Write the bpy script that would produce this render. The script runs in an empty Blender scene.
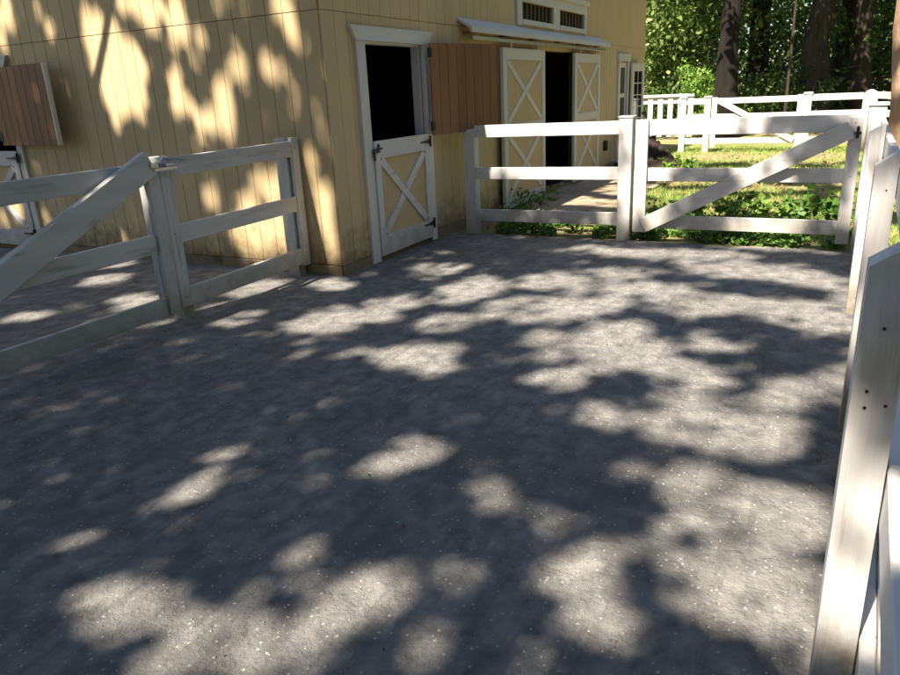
import bpy, math, random
import numpy as np
from mathutils import Vector, Matrix
random.seed(7); rng = np.random.default_rng(11)
scene = bpy.context.scene
C = scene.collection
R = math.radians

# ---------------------------------------------------------------- camera
CAM = Vector((-5.7144, -4.1868, 1.7))
cd = bpy.data.cameras.new('camera'); cam = bpy.data.objects.new('camera', cd); C.objects.link(cam)
right, up, fwd = Vector((.45437, -.88962, -.04615)), Vector((.30696, .10773, .94561)), Vector((.83626, .44382, -.32203))
m = Matrix((right, up, -fwd)).transposed().to_4x4(); m.translation = CAM
cam.matrix_world = m
cd.sensor_width = 36; cd.lens = 720.19 * 36 / 900; cd.clip_start = .05; cd.clip_end = 900
scene.camera = cam

# ---------------------------------------------------------------- light
SUN_EL, SUN_A = R(54), R(13)
SUN = Vector((-math.cos(SUN_EL) * math.cos(SUN_A), math.cos(SUN_EL) * math.sin(SUN_A), math.sin(SUN_EL)))   # towards the sun
w = bpy.data.worlds.new('World'); scene.world = w; w.use_nodes = True
wn = w.node_tree; bg = wn.nodes['Background']
sky = wn.nodes.new('ShaderNodeTexSky'); sky.sky_type = 'NISHITA'; sky.sun_disc = False
sky.sun_elevation = SUN_EL; sky.sun_rotation = math.atan2(SUN.x, SUN.y)
wn.links.new(sky.outputs[0], bg.inputs[0]); bg.inputs[1].default_value = .072
sl = bpy.data.lights.new('sun', 'SUN'); sl.energy = 5; sl.angle = R(.53); sl.color = (1, .89, .74)
so = bpy.data.objects.new('sun', sl); C.objects.link(so); so.rotation_euler = (-SUN).to_track_quat('-Z', 'Y').to_euler(); so.location = (-12, 3, 20)
vs = scene.view_settings; vs.view_transform = 'Standard'; vs.look = 'None'; vs.gamma = 1; vs.use_curve_mapping = False
vs.exposure = 1.6
scene.cycles.max_bounces = 6; scene.cycles.diffuse_bounces = 4; scene.cycles.transmission_bounces = 3

# ---------------------------------------------------------------- materials
def mat(name, c1, c2, scale=4, rough=.8, bump=.15, bscale=60, stretch=(1, 1, 1), island=0., objvar=0., dirt=None, dscale=3, dlo=.55, dhi=.7, speck=None, spec=.3, transl=0., bdist=.01, detail=6, splash=None, bump2=None, streak=None):
    mt = bpy.data.materials.new(name); mt.use_nodes = True
    nt = mt.node_tree; N = nt.nodes; L = nt.links; P = N['Principled BSDF']
    P.inputs['Roughness'].default_value = rough; P.inputs['Specular IOR Level'].default_value = spec
    tc = N.new('ShaderNodeTexCoord'); mp = N.new('ShaderNodeMapping'); mp.inputs['Scale'].default_value = stretch
    L.new(tc.outputs['Object'], mp.inputs[0])
    if objvar:
        oi = N.new('ShaderNodeObjectInfo'); ml = N.new('ShaderNodeVectorMath'); ml.operation = 'SCALE'
        ml.inputs[0].default_value = (37, 53, 71); L.new(oi.outputs['Random'], ml.inputs['Scale']); L.new(ml.outputs[0], mp.inputs['Location'])
    def noise(s, d=detail, rg=.6):
        n = N.new('ShaderNodeTexNoise'); n.inputs['Scale'].default_value = s; n.inputs['Detail'].default_value = d; n.inputs['Roughness'].default_value = rg
        L.new(mp.outputs[0], n.inputs['Vector']); return n.outputs['Fac']
    def mix(f, a, b):
        x = N.new('ShaderNodeMix'); x.data_type = 'RGBA'
        if isinstance(f, float): x.inputs['Factor'].default_value = f
        else: L.new(f, x.inputs['Factor'])
        for k, v in (('A', a), ('B', b)):
            s = [i for i in x.inputs if i.name == k and i.type == 'RGBA'][0]
            if isinstance(v, tuple): s.default_value = (*v, 1)
            else: L.new(v, s)
        return [o for o in x.outputs if o.type == 'RGBA'][0]
    def ramp(f, lo, hi):
        r = N.new('ShaderNodeMapRange'); r.inputs['From Min'].default_value = lo; r.inputs['From Max'].default_value = hi; L.new(f, r.inputs['Value']); return r.outputs[0]
    if island:
        g = N.new('ShaderNodeNewGeometry'); f = g.outputs['Random Per Island']
        col = mix(f, c1, c2)
    else:
        col = mix(ramp(noise(scale), .3, .7), c1, c2)
    if objvar:
        hs = N.new('ShaderNodeHueSaturation'); vr = N.new('ShaderNodeMapRange'); vr.inputs['To Min'].default_value = 1 - objvar; vr.inputs['To Max'].default_value = 1 + objvar
        L.new(oi.outputs['Random'], vr.inputs['Value']); L.new(vr.outputs[0], hs.inputs['Value']); L.new(col, hs.inputs['Color']); col = hs.outputs[0]
    if dirt: col = mix(ramp(noise(dscale, 8, .7), dlo, dhi), col, dirt)
    if streak:
        m2 = N.new('ShaderNodeMapping'); m2.inputs['Scale'].default_value = streak[1]; m2.inputs['Rotation'].default_value = (0, 0, streak[2]); L.new(tc.outputs['Object'], m2.inputs[0])
        sn = N.new('ShaderNodeTexNoise'); sn.inputs['Scale'].default_value = 1; sn.inputs['Detail'].default_value = 7; sn.inputs['Roughness'].default_value = .7; L.new(m2.outputs[0], sn.inputs['Vector'])
        col = mix(ramp(sn.outputs['Fac'], .52, .74), col, streak[0])
    if splash:
        gp = N.new('ShaderNodeNewGeometry'); sx = N.new('ShaderNodeSeparateXYZ'); L.new(gp.outputs['Position'], sx.inputs[0])
        ns = N.new('ShaderNodeTexNoise'); ns.inputs['Scale'].default_value = 6; ns.inputs['Detail'].default_value = 8; ns.inputs['Roughness'].default_value = .75; L.new(gp.outputs['Position'], ns.inputs['Vector'])
        ad = N.new('ShaderNodeMath'); ad.operation = 'MULTIPLY_ADD'; L.new(ns.outputs['Fac'], ad.inputs[0]); ad.inputs[1].default_value = -1.3; L.new(sx.outputs['Z'], ad.inputs[2])
        col = mix(ramp(ad.outputs[0], -.18, -.62), col, splash)
    if speck:
        v = N.new('ShaderNodeTexVoronoi'); v.inputs['Scale'].default_value = speck[1]; L.new(mp.outputs[0], v.inputs['Vector'])
        sv = N.new('ShaderNodeSeparateColor'); L.new(v.outputs['Color'], sv.inputs[0])
        a = ramp(sv.outputs[0], speck[2], speck[2] + .02); d = ramp(v.outputs['Distance'], .45, .3)
        mu = N.new('ShaderNodeMath'); mu.operation = 'MULTIPLY'; L.new(a, mu.inputs[0]); L.new(d, mu.inputs[1])
        col = mix(mu.outputs[0], col, speck[0])
    L.new(col, P.inputs['Base Color'])
    if bump:
        b = N.new('ShaderNodeBump'); b.inputs['Strength'].default_value = bump; b.inputs['Distance'].default_value = bdist
        L.new(noise(bscale, 9, .68), b.inputs['Height']); L.new(b.outputs[0], P.inputs['Normal'])
        if bump2:
            b2 = N.new('ShaderNodeBump'); b2.inputs['Strength'].default_value = .8; b2.inputs['Distance'].default_value = bump2[1]; L.new(noise(bump2[0], 6, .6), b2.inputs['Height']); L.new(b2.outputs[0], b.inputs['Normal'])
    if transl:
        t = N.new('ShaderNodeBsdfTranslucent'); L.new(col, t.inputs[0]); ms = N.new('ShaderNodeMixShader'); ms.inputs[0].default_value = transl
        out = N['Material Output']; L.new(P.outputs[0], ms.inputs[1]); L.new(t.outputs[0], ms.inputs[2]); L.new(ms.outputs[0], out.inputs[0])
    return mt
M = {}
M['dust'] = mat('stone_dust', (.125, .124, .123), (.315, .308, .295), 9, .9, 1., 30, dirt=(.13, .129, .128), dscale=.9, dlo=.48, dhi=.72, bump2=(5, .05), streak=((.115, .114, .113), (.8, 9, 1), .45), speck=((.46, .45, .43), 70, .95), bdist=.026, detail=10)
M['chip'] = mat('stone_chip', (.16, .157, .15), (.42, .41, .39), island=1, rough=.6, bump=0)
M['soil'] = mat('soil', (.22, .16, .09), (.38, .31, .18), 1.6, .95, .8, 30, dirt=(.18, .21, .06), dscale=.8, dlo=.4, dhi=.6, bdist=.03)
M['apron'] = mat('dirt_apron', (.30, .23, .16), (.42, .34, .25), 2.5, .92, .5, 40, dirt=(.2, .15, .1), dscale=1.4)
M['yellow'] = mat('yellow_siding', (.56, .43, .245), (.63, .49, .29), 3, .62, .25, 40, (1, 1, .12), objvar=.05, splash=(.24, .17, .085), dirt=(.33, .25, .12), dscale=5, dlo=.62, dhi=.85, bdist=.004)
M['yellow_panel'] = mat('yellow_panel', (.56, .43, .245), (.63, .49, .29), 3, .6, .15, 40, (1, 1, .12), bdist=.003)
M['sheath'] = mat('sheathing', (.26, .195, .10), (.34, .26, .14), 3, .9, 0)
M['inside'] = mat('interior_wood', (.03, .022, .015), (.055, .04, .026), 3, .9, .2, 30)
M['white'] = mat('white_paint', (.66, .66, .655), (.76, .76, .755), 5, .5, .3, 35, (1, 1, 1), objvar=.05, dirt=(.40, .38, .33), dscale=7, dlo=.62, dhi=.8, bdist=.003)
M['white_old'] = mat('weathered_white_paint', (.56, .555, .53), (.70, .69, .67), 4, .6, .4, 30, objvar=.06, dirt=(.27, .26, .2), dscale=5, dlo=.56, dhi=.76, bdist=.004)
M['trim'] = mat('trim_paint', (.64, .63, .59), (.72, .71, .67), 4, .55, .2, 30, objvar=.04, dirt=(.40, .37, .3), dscale=6, dlo=.62, dhi=.8, bdist=.003)
M['brown'] = mat('brown_boards', (.20, .095, .045), (.28, .14, .068), 5, .6, .4, 25, (1, 1, .1), objvar=.14, bdist=.004)
M['skirt'] = mat('skirt_board', (.20, .15, .09), (.30, .23, .14), 4, .85, .5, 25, dirt=(.09, .075, .04), dscale=3, bdist=.006)
M['iron'] = mat('black_iron', (.012, .012, .013), (.025, .024, .023), 20, .55, .2, 60, spec=.5)
M['galv'] = mat('galvanised_steel', (.5, .5, .5), (.65, .65, .65), 20, .35, .1, 60, spec=.6)
M['galv'].node_tree.nodes['Principled BSDF'].inputs['Metallic'].default_value = .8
M['roof'] = mat('roof_shingle', (.06, .055, .05), (.10, .09, .085), 6, .9, .5, 20)
M['glass'] = mat('window_glass', (.012, .014, .016), (.02, .022, .024), 3, .06, 0, spec=.5)
M['bark'] = mat('bark', (.03, .025, .021), (.075, .062, .05), 7, .95, 1., 9, (1, 1, .25), bdist=.05)
M['bark_dark'] = mat('shaded_bark', (.008, .007, .006), (.022, .018, .015), 7, .95, 1., 9, (1, 1, .25), bdist=.05)  # bark colour lowered: shade on the thick trunk is put into the colour
M['bark_tan'] = mat('tan_bark', (.34, .22, .15), (.46, .32, .23), 5, .9, .9, 9, (1, 1, .3), dirt=(.18, .11, .075), dscale=4, bdist=.04)
M['old_wood'] = mat('old_dark_wood', (.018, .013, .010), (.05, .036, .028), 6, .95, .9, 14, (1, 1, .3), bdist=.03)
M['leaf'] = mat('leaf', (.06, .115, .026), (.15, .22, .055), island=1, rough=.5, bump=0, transl=.35)
M['leaf_bright'] = mat('sunlit_leaf', (.14, .22, .05), (.34, .44, .14), island=1, rough=.5, bump=0, transl=.4)  # lighter copy of the leaf, sunlight on the two crowns put into its colour
M['leaf_shade'] = mat('shade_tree_leaf', (.035, .07, .018), (.07, .12, .03), island=1, rough=.55, bump=0, transl=.1)
M['leaf_lime'] = mat('light_leaf', (.13, .26, .04), (.28, .42, .09), island=1, rough=.5, bump=0, transl=.3)
M['leaf_dark'] = mat('dark_leaf', (.05, .10, .028), (.13, .19, .055), island=1, rough=.55, bump=0, transl=.35)
M['weed'] = mat('weed_leaf', (.06, .15, .025), (.18, .32, .07), island=1, rough=.5, bump=0, transl=.3)
M['grass'] = mat('grass_blade', (.24, .38, .07), (.46, .54, .18), island=1, rough=.6, bump=0, transl=.3)
M['twig_bits'] = mat('dry_bits', (.06, .05, .035), (.16, .12, .08), island=1, rough=.9, bump=0)
M['litter'] = mat('dry_leaf', (.20, .12, .06), (.38, .26, .14), island=1, rough=.8, bump=0)

# paint and grain run along the board: one variant for each main direction
def axis_set(key, *a, **k):
    for ax, st in (('x', (.12, 1, 1)), ('y', (1, .12, 1)), ('z', (1, 1, .12))): M[key + '_' + ax] = mat(a[0] + '_' + ax, *a[1:], stretch=st, **k)
axis_set('white', 'white_paint', (.56, .55, .545), (.66, .65, .645), 9, .55, .5, 45, objvar=.06, dirt=(.30, .27, .22), dscale=15, dlo=.57, dhi=.75, splash=(.42, .39, .33), bdist=.003)
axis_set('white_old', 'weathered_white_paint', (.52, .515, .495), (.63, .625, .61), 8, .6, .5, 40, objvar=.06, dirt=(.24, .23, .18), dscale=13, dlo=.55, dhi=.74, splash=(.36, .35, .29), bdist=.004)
axis_set('trim', 'trim_paint', (.62, .61, .57), (.70, .69, .65), 8, .55, .25, 40, objvar=.04, dirt=(.42, .39, .32), dscale=14, dlo=.62, dhi=.8, bdist=.003)
M['post_paint'] = mat('worn_post_paint', (.48, .465, .455), (.66, .645, .635), 16, .6, .8, 60, (1, 1, .05), dirt=(.22, .18, .14), dscale=26, dlo=.60, dhi=.74, splash=(.30, .26, .2), bdist=.004)
# ---------------------------------------------------------------- mesh helpers
def link(name, me, mt, parent=None):
    if mt is not None and len(me.materials) == 0: me.materials.append(mt)
    o = bpy.data.objects.new(name, me); C.objects.link(o)
    if parent is not None: o.parent = parent
    return o
def tag(o, label=None, cat=None, group=None, kind=None):
    for k, v in (('label', label), ('category', cat), ('group', group), ('kind', kind)):
        if v: o[k] = v
    return o
def empty(name, loc, label=None, cat=None, group=None):
    o = bpy.data.objects.new(name, None); C.objects.link(o); o.location = loc; o.empty_display_size = .2
    return tag(o, label, cat, group)
def root_loc(o):
    v = Vector((0, 0, 0))
    while o is not None: v += o.location; o = o.parent
    return v
class MB:
    def __init__(s): s.v = []; s.f = []
    def add(s, vs, fs):
        k = len(s.v); s.v += [tuple(v) for v in vs]; s.f += [tuple(i + k for i in f) for f in fs]
    def box(s, c, size, rot=None, ch=.004):
        """chamfered box: 44 triangles"""
        h = [x / 2 for x in size]; ch = min(ch, *(x * .45 for x in h)); vs = []; idx = {}
        for sx in (-1, 1):
            for sy in (-1, 1):
                for sz in (-1, 1):
                    for ax in range(3):
                        p = [sx * h[0], sy * h[1], sz * h[2]]
                        for k in range(3):
                            if k != ax: p[k] -= (sx, sy, sz)[k] * ch
                        idx[(sx, sy, sz, ax)] = len(vs); vs.append(Vector(p))
        fs = []
        for ax in range(3):
            a, b = [(1, 2), (2, 0), (0, 1)][ax]
            for sg in (-1, 1):
                q = []
                for sa, sb in ((-1, -1), (1, -1), (1, 1), (-1, 1)):
                    t = [0, 0, 0]; t[ax] = sg; t[a] = sa; t[b] = sb; q.append(idx[(*t, ax)])
                fs.append(q if sg > 0 else q[::-1])
            for sa in (-1, 1):
                for sb in (-1, 1):
                    q = []
                    for e, fc in ((-1, a), (1, a), (1, b), (-1, b)):
                        t = [0, 0, 0]; t[ax] = e; t[a] = sa; t[b] = sb; q.append(idx[(*t, fc)])
                    fs.append(q if sa * sb > 0 else q[::-1])
        for sx in (-1, 1):
            for sy in (-1, 1):
                for sz in (-1, 1):
                    q = [idx[(sx, sy, sz, k)] for k in range(3)]; fs.append(q if sx * sy * sz > 0 else q[::-1])
        c = Vector(c); vs = [(rot @ v if rot else v) + c for v in vs]
        s.add(vs, fs); return s
    def bx(s, x0, x1, y0, y1, z0, z1, ch=.004):
        return s.box(((x0 + x1) / 2, (y0 + y1) / 2, (z0 + z1) / 2), (abs(x1 - x0), abs(y1 - y0), abs(z1 - z0)), None, ch)
    def bar(s, a, b, wide, thick, side=Vector((0, 1, 0)), ch=.004):
        """board from a to b; thick along side, wide across"""
        a, b = Vector(a), Vector(b); d = b - a; L = d.length; d.normalize(); side = (side - d * side.dot(d)).normalized(); w_ = side.cross(d)
        rot = Matrix((d, side, d.cross(side))).transposed()
        return s.box((a + b) / 2, (L, thick, wide), rot, ch)
    def prism(s, poly, d0, d1, fn):
        """poly in 2D, extruded d0..d1; fn maps (u, v, d) to xyz"""
        n = len(poly); vs = [fn(u, v, d0) for u, v in poly] + [fn(u, v, d1) for u, v in poly]
        fs = [tuple(range(n))[::-1], tuple(range(n, 2 * n))] + [(i, (i + 1) % n, n + (i + 1) % n, n + i) for i in range(n)]
        s.add(vs, fs); return s
    def tube(s, pts, rad, n=8, jit=0., cap=True):
        pts = [Vector(p) for p in pts]; k0 = len(s.v); vs = []
        for i, p in enumerate(pts):
            d = (pts[min(i + 1, len(pts) - 1)] - pts[max(i - 1, 0)]).normalized()
            a = Vector((1, 0, 0)) if abs(d.x) < .8 else Vector((0, 1, 0)); u_ = d.cross(a).normalized(); v_ = d.cross(u_)
            for k in range(n):
                t = 2 * math.pi * k / n; r = rad[i] * (1 + jit * random.uniform(-1, 1)); vs.append(p + u_ * math.cos(t) * r + v_ * math.sin(t) * r)
        fs = [(i * n + k, i * n + (k + 1) % n, (i + 1) * n + (k + 1) % n, (i + 1) * n + k) for i in range(len(pts) - 1) for k in range(n)]
        if cap: fs += [tuple(range(n))[::-1], tuple(range(len(vs) - n, len(vs)))]
        s.add(vs, fs); return s
    def mesh(s, name, off=Vector((0, 0, 0))):
        me = bpy.data.meshes.new(name); me.from_pydata([(v[0] - off[0], v[1] - off[1], v[2] - off[2]) for v in s.v], [], s.f)
        import bmesh
        b = bmesh.new(); b.from_mesh(me); bmesh.ops.recalc_face_normals(b, faces=b.faces); b.to_mesh(me); b.free(); return me
    def build(s, name, mt, parent=None, smooth=False):
        if mt is not None:
            ky = {'white_paint': 'white', 'weathered_white_paint': 'white_old', 'trim_paint': 'trim'}.get(mt.name)
            if ky:
                ex = [max(v[i] for v in s.v) - min(v[i] for v in s.v) for i in range(3)]; mt = M[ky + '_' + 'xyz'[ex.index(max(ex))]]
        me = s.mesh(name, root_loc(parent) if parent is not None else Vector((0, 0, 0)))
        o = link(name, me, mt, parent)
        if smooth: me.shade_smooth()
        return o
def quads_mesh(name, V, k):
    """V: (n, k, 3) polygons, one island each"""
    n = len(V); me = bpy.data.meshes.new(name); me.vertices.add(n * k); me.vertices.foreach_set('co', V.astype(np.float32).ravel())
    me.loops.add(n * k); me.loops.foreach_set('vertex_index', np.arange(n * k, dtype=np.int32)); me.polygons.add(n)
    me.polygons.foreach_set('loop_start', np.arange(0, n * k, k, dtype=np.int32)); me.update(); me.validate(); return me
def unit(a): return a / np.linalg.norm(a, axis=1, keepdims=True)
def leaf_mesh(name, P, lo, hi, upbias=.5, asp=.62, off=(0, 0, 0), fold=.12):
    """leaf-shaped faces (two triangles folded on the midrib) at points P"""
    n = len(P); d = unit(rng.normal(size=(n, 3))); nr = rng.normal(size=(n, 3)); nr[:, 2] += upbias * 2; nr = unit(nr - d * (nr * d).sum(1, keepdims=True)); sd = np.cross(d, nr)
    L = rng.uniform(lo, hi, (n, 1)); W = L * asp * .5; P = P - np.array(off)
    V = np.stack([P - d * L / 2, P + sd * W - nr * W * fold * 2 - d * L * .08, P + d * L / 2, P - sd * W - nr * W * fold * 2 - d * L * .08], 1)
    return quads_mesh(name, V, 4)

# ---------------------------------------------------------------- ground
def sheet(name, xs, ys, zf, mt, keep=None, kind='structure', label=None):
    nx, ny = len(xs), len(ys); vs = [(x, y, zf(x, y)) for y in ys for x in xs]; fs = []
    for j in range(ny - 1):
        for i in range(nx - 1):
            if keep is None or keep((xs[i] + xs[i + 1]) / 2, (ys[j] + ys[j + 1]) / 2): fs.append((j * nx + i, j * nx + i + 1, (j + 1) * nx + i + 1, (j + 1) * nx + i))
    me = bpy.data.meshes.new(name); me.from_pydata(vs, [], fs); me.shade_smooth(); o = link(name, me, mt); tag(o, label, None, None, kind); return o
from mathutils import noise as mn
def lawn_z(x, y):
    if x < 3 or x > 60: return 0
    return max(0, .03 * mn.noise(Vector((x * .5, y * .5, 3)))) * min(1, (x - 3))
gx = [-400, -150, -60, -30, -15] + [-10 + k * .5 for k in range(70)] + [26, 32, 45, 70, 150, 400]
gy = [-400, -150, -60, -30, -18] + [-14 + k * .5 for k in range(57)] + [16, 22, 34, 60, 150, 400]
sheet('ground', gx, gy, lawn_z, M['soil'], label='brown soil and patchy grass around the barn')
def yard_edge(y): return 2.42 + .09 * mn.noise(Vector((y * 1.7, 0, 9))) + .05 * mn.noise(Vector((y * 5, 4, 1)))
def yard_z(x, y):
    z = .012 + .010 * mn.noise(Vector((x * .9, y * .9, 0))) + .006 * mn.noise(Vector((x * 3.1, y * 3.1, 5))) + .0035 * mn.noise(Vector((x * 9, y * 9, 2)))
    return max(.004, z) + .008
ys = [-9 + k * .08 for k in range(226)]
xs = [-11 + k * .08 for k in range(168)]
nx = len(xs)
vs = []
for y in ys:
    e = yard_edge(y)
    for x in xs:
        x2 = min(x, e); vs.append((x2, y, yard_z(x2, y) if x2 < e - .05 else .006))
fs = []
for j in range(len(ys) - 1):
    for i in range(nx - 1):
        xc, yc = (xs[i] + xs[i + 1]) / 2, (ys[j] + ys[j + 1]) / 2
        if vs[j * nx + i][0] >= vs[j * nx + i + 1][0] - 1e-6 and vs[(j + 1) * nx + i][0] >= vs[(j + 1) * nx + i + 1][0] - 1e-6: continue
        if xc > .12 and yc > .12: continue
        if xc > 1.2 and yc > -5 and yc < -4.7 and False: continue
        fs.append((j * nx + i, j * nx + i + 1, (j + 1) * nx + i + 1, (j + 1) * nx + i))
me = bpy.data.meshes.new('stone_dust_yard'); me.from_pydata(vs, [], fs); me.shade_smooth()
tag(link('stone_dust_yard', me, M['dust']), 'grey stone dust yard between the barn and the white fences', kind='structure')
axs = [3.2 + k * .15 for k in range(45)]; ays = [-1.75 + k * .12 for k in range(15)]
def apron_keep(x, y): return y > -1.5 + .35 * mn.noise(Vector((x * .8, 1, 2))) - .12 * (x - 5) * (x < 5) * -1 and x > 3.9
sheet('dirt_apron', axs, ays, lambda x, y: .045 + .012 * mn.noise(Vector((x, y, 7))), M['apron'], apron_keep, label='tan packed dirt apron before the sliding barn doors')
# loose stone chips
n = 6000
px_ = rng.uniform(-5, 2.2, n); py_ = rng.uniform(-4.3, .3, n)
sel = rng.uniform(size=n) < np.clip(1.25 - (px_ + 5) / 8, .25, 1)
px_, py_ = px_[sel], py_[sel]; V = []
for x, y in zip(px_, py_):
    s = random.uniform(.0025, .0075) * (1.7 if random.random() < .04 else 1); a = random.uniform(0, 6.3); z = yard_z(x, y) + .001
    p = [(x + s * math.cos(a + t) * random.uniform(.7, 1.1), y + s * math.sin(a + t) * random.uniform(.7, 1.1), z) for t in (0, 2.1, 4.2)]; top = (x, y, z + s * .9)
    V += [(p[0], p[1], top), (p[1], p[2], top), (p[2], p[0], top)]
me = quads_mesh('stone_chips', np.array(V), 3)
tag(link('stone_chips', me, M['chip']), 'pale loose stone chips scattered over the stone dust', 'gravel', kind='stuff')

# ---------------------------------------------------------------- barn
BX, BY, EAVE = 12.6, 8.2, 4.25
barn = empty('barn', (0, 0, 0), 'yellow barn with vertical plank siding and white trimmed stall doors', 'barn')
F_OPEN = [(.62, 1.775, .06, 2.215), (5.0, 7.35, .06, 2.25), (4.74, 6.08, 2.64, 2.88), (6.38, 7.72, 2.64, 2.88), (10.3, 10.95, .08, 2.15)]
S_OPEN = [(4.69, 5.86, .06, 2.215)]
def cells(u0, u1, z0, z1, ops):
    us = sorted({u0, u1} | {min(max(o[k], u0), u1) for o in ops for k in (0, 1)})
    out = []
    for a, b in zip(us, us[1:]):
        if b - a < 1e-4: continue
        cuts = sorted((o[2], o[3]) for o in ops if o[0] < (a + b) / 2 < o[1]); z = z0
        for c0, c1 in cuts:
            if c0 > z + 1e-4: out.append((a, b, z, min(c0, z1)))
            z = max(z, c1)
        if z < z1 - 1e-4: out.append((a, b, z, z1))
    return [c for c in out if c[3] - c[2] > .01]
fw = MB()
for a, b, z0, z1 in cells(0, BX, .02, EAVE, F_OPEN): fw.bx(a, b, .002, .11, z0, z1, .0005)
front_wall = fw.build('front_wall', M['sheath'], barn)
sw = MB()
for a, b, z0, z1 in cells(.112, BY, .02, EAVE, S_OPEN): sw.bx(.002, .11, a, b, z0, z1, .0005)
side_wall = sw.build('side_wall', M['sheath'], barn)
back = MB().bx(.112, BX, BY - .1, BY, .02, EAVE).bx(BX - .1, BX - .002, .112, BY - .102, .02, EAVE)
for s_ in (.055, BX - .05): back.prism([(0, EAVE), (BY, EAVE), (BY / 2, 6.6)], -.05, .05, lambda u, v, d, s_=s_: (s_ + d, u, v))
back.build('rear_wall', M['yellow_panel'], barn)
rf = MB()
for y0, y1 in ((-.02, BY / 2), (BY + .02, BY / 2)):
    rf.prism([(y0, EAVE), (y1, 6.62), (y1, 6.72), (y0, EAVE + .1)], -.1, BX + .1, lambda u, v, d: (d, u, v))
rf.build('roof', M['roof'], barn)
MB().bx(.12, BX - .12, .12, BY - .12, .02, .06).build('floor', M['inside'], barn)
iw = MB().bx(.3, BX - .12, 3.4, 3.5, .06, 3.2).bx(3.3, 3.4, .12, 3.39, .06, 3.2).bx(.12, 3.29, 3.51, 3.6, .06, 3.2)
iw.bx(.12, 3.29, .12, 3.39, 3.21, 3.3)
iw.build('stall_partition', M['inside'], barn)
MB().bx(1.02, 1.14, 1.5, 1.62, .06, 3.2).build('stall_post', M['skirt'], barn)
# planks, one object each where they can be told apart
plank_cache = {}
def plank(axis, a, b, z0, z1, parent, proud):
    key = (axis, round(b - a, 3), round(z1 - z0, 3)); 
    if key not in plank_cache:
        mb = MB(); wd, ht = b - a - .003, z1 - z0
        if axis == 'x': mb.box((0, 0, 0), (wd, .018, ht), None, .004)
        else: mb.box((0, 0, 0), (.018, wd, ht), None, .004)
        me = mb.mesh('plank'); me.materials.append(M['yellow']); plank_cache[key] = me
    o = bpy.data.objects.new('plank', plank_cache[key]); C.objects.link(o); o.parent = parent
    o.location = ((a + b) / 2, -.0105 - proud, (z0 + z1) / 2) if axis == 'x' else (-.0105 - proud, (a + b) / 2, (z0 + z1) / 2)
SEAM = 2.45
def clad(axis, u0, u1, ops, parent, limit):
    k = 0; u = u0; rest = MB()
    while u < u1 - .01:
        v = min(u + .2, u1)
        for z0, z1, pr in ((.125, SEAM - .0015, 0), (SEAM + .0015, EAVE - .005, .003)):
            for a, b, c, d in cells(u, v, z0, z1, ops):
                if b - a < .012: continue
                if u < limit: plank(axis, a, b, c, d, parent, pr)
                elif axis == 'x': rest.bx(a + .003, b - .003, -.0195 - pr, -.0015 - pr, c, d)
                else: rest.bx(-.0195 - pr, -.0015 - pr, a + .003, b - .003, c, d)
        u = v
    if rest.v: tag(rest.build('far_planks', M['yellow_panel'], parent), kind='stuff')
clad('x', -.02, BX, F_OPEN, front_wall, 6.0)
clad('y', .002, BY, S_OPEN, side_wall, 7)
for a, b in ((-.012, .46), (1.9, 4.95), (7.4, 10.15), (11.3, BX)): MB().bx(a, b, -.03, -.001, -.02, .119).build('skirt_board', M['skirt'], front_wall)
MB().bx(.462, 1.898, -.012, 0, -.02, .055).build('skirt_board', M['skirt'], front_wall)
for a, b in ((.003, 4.55), (6.0, BY)): MB().bx(-.03, -.001, a, b, -.02, .119).build('skirt_board', M['skirt'], side_wall)

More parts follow.
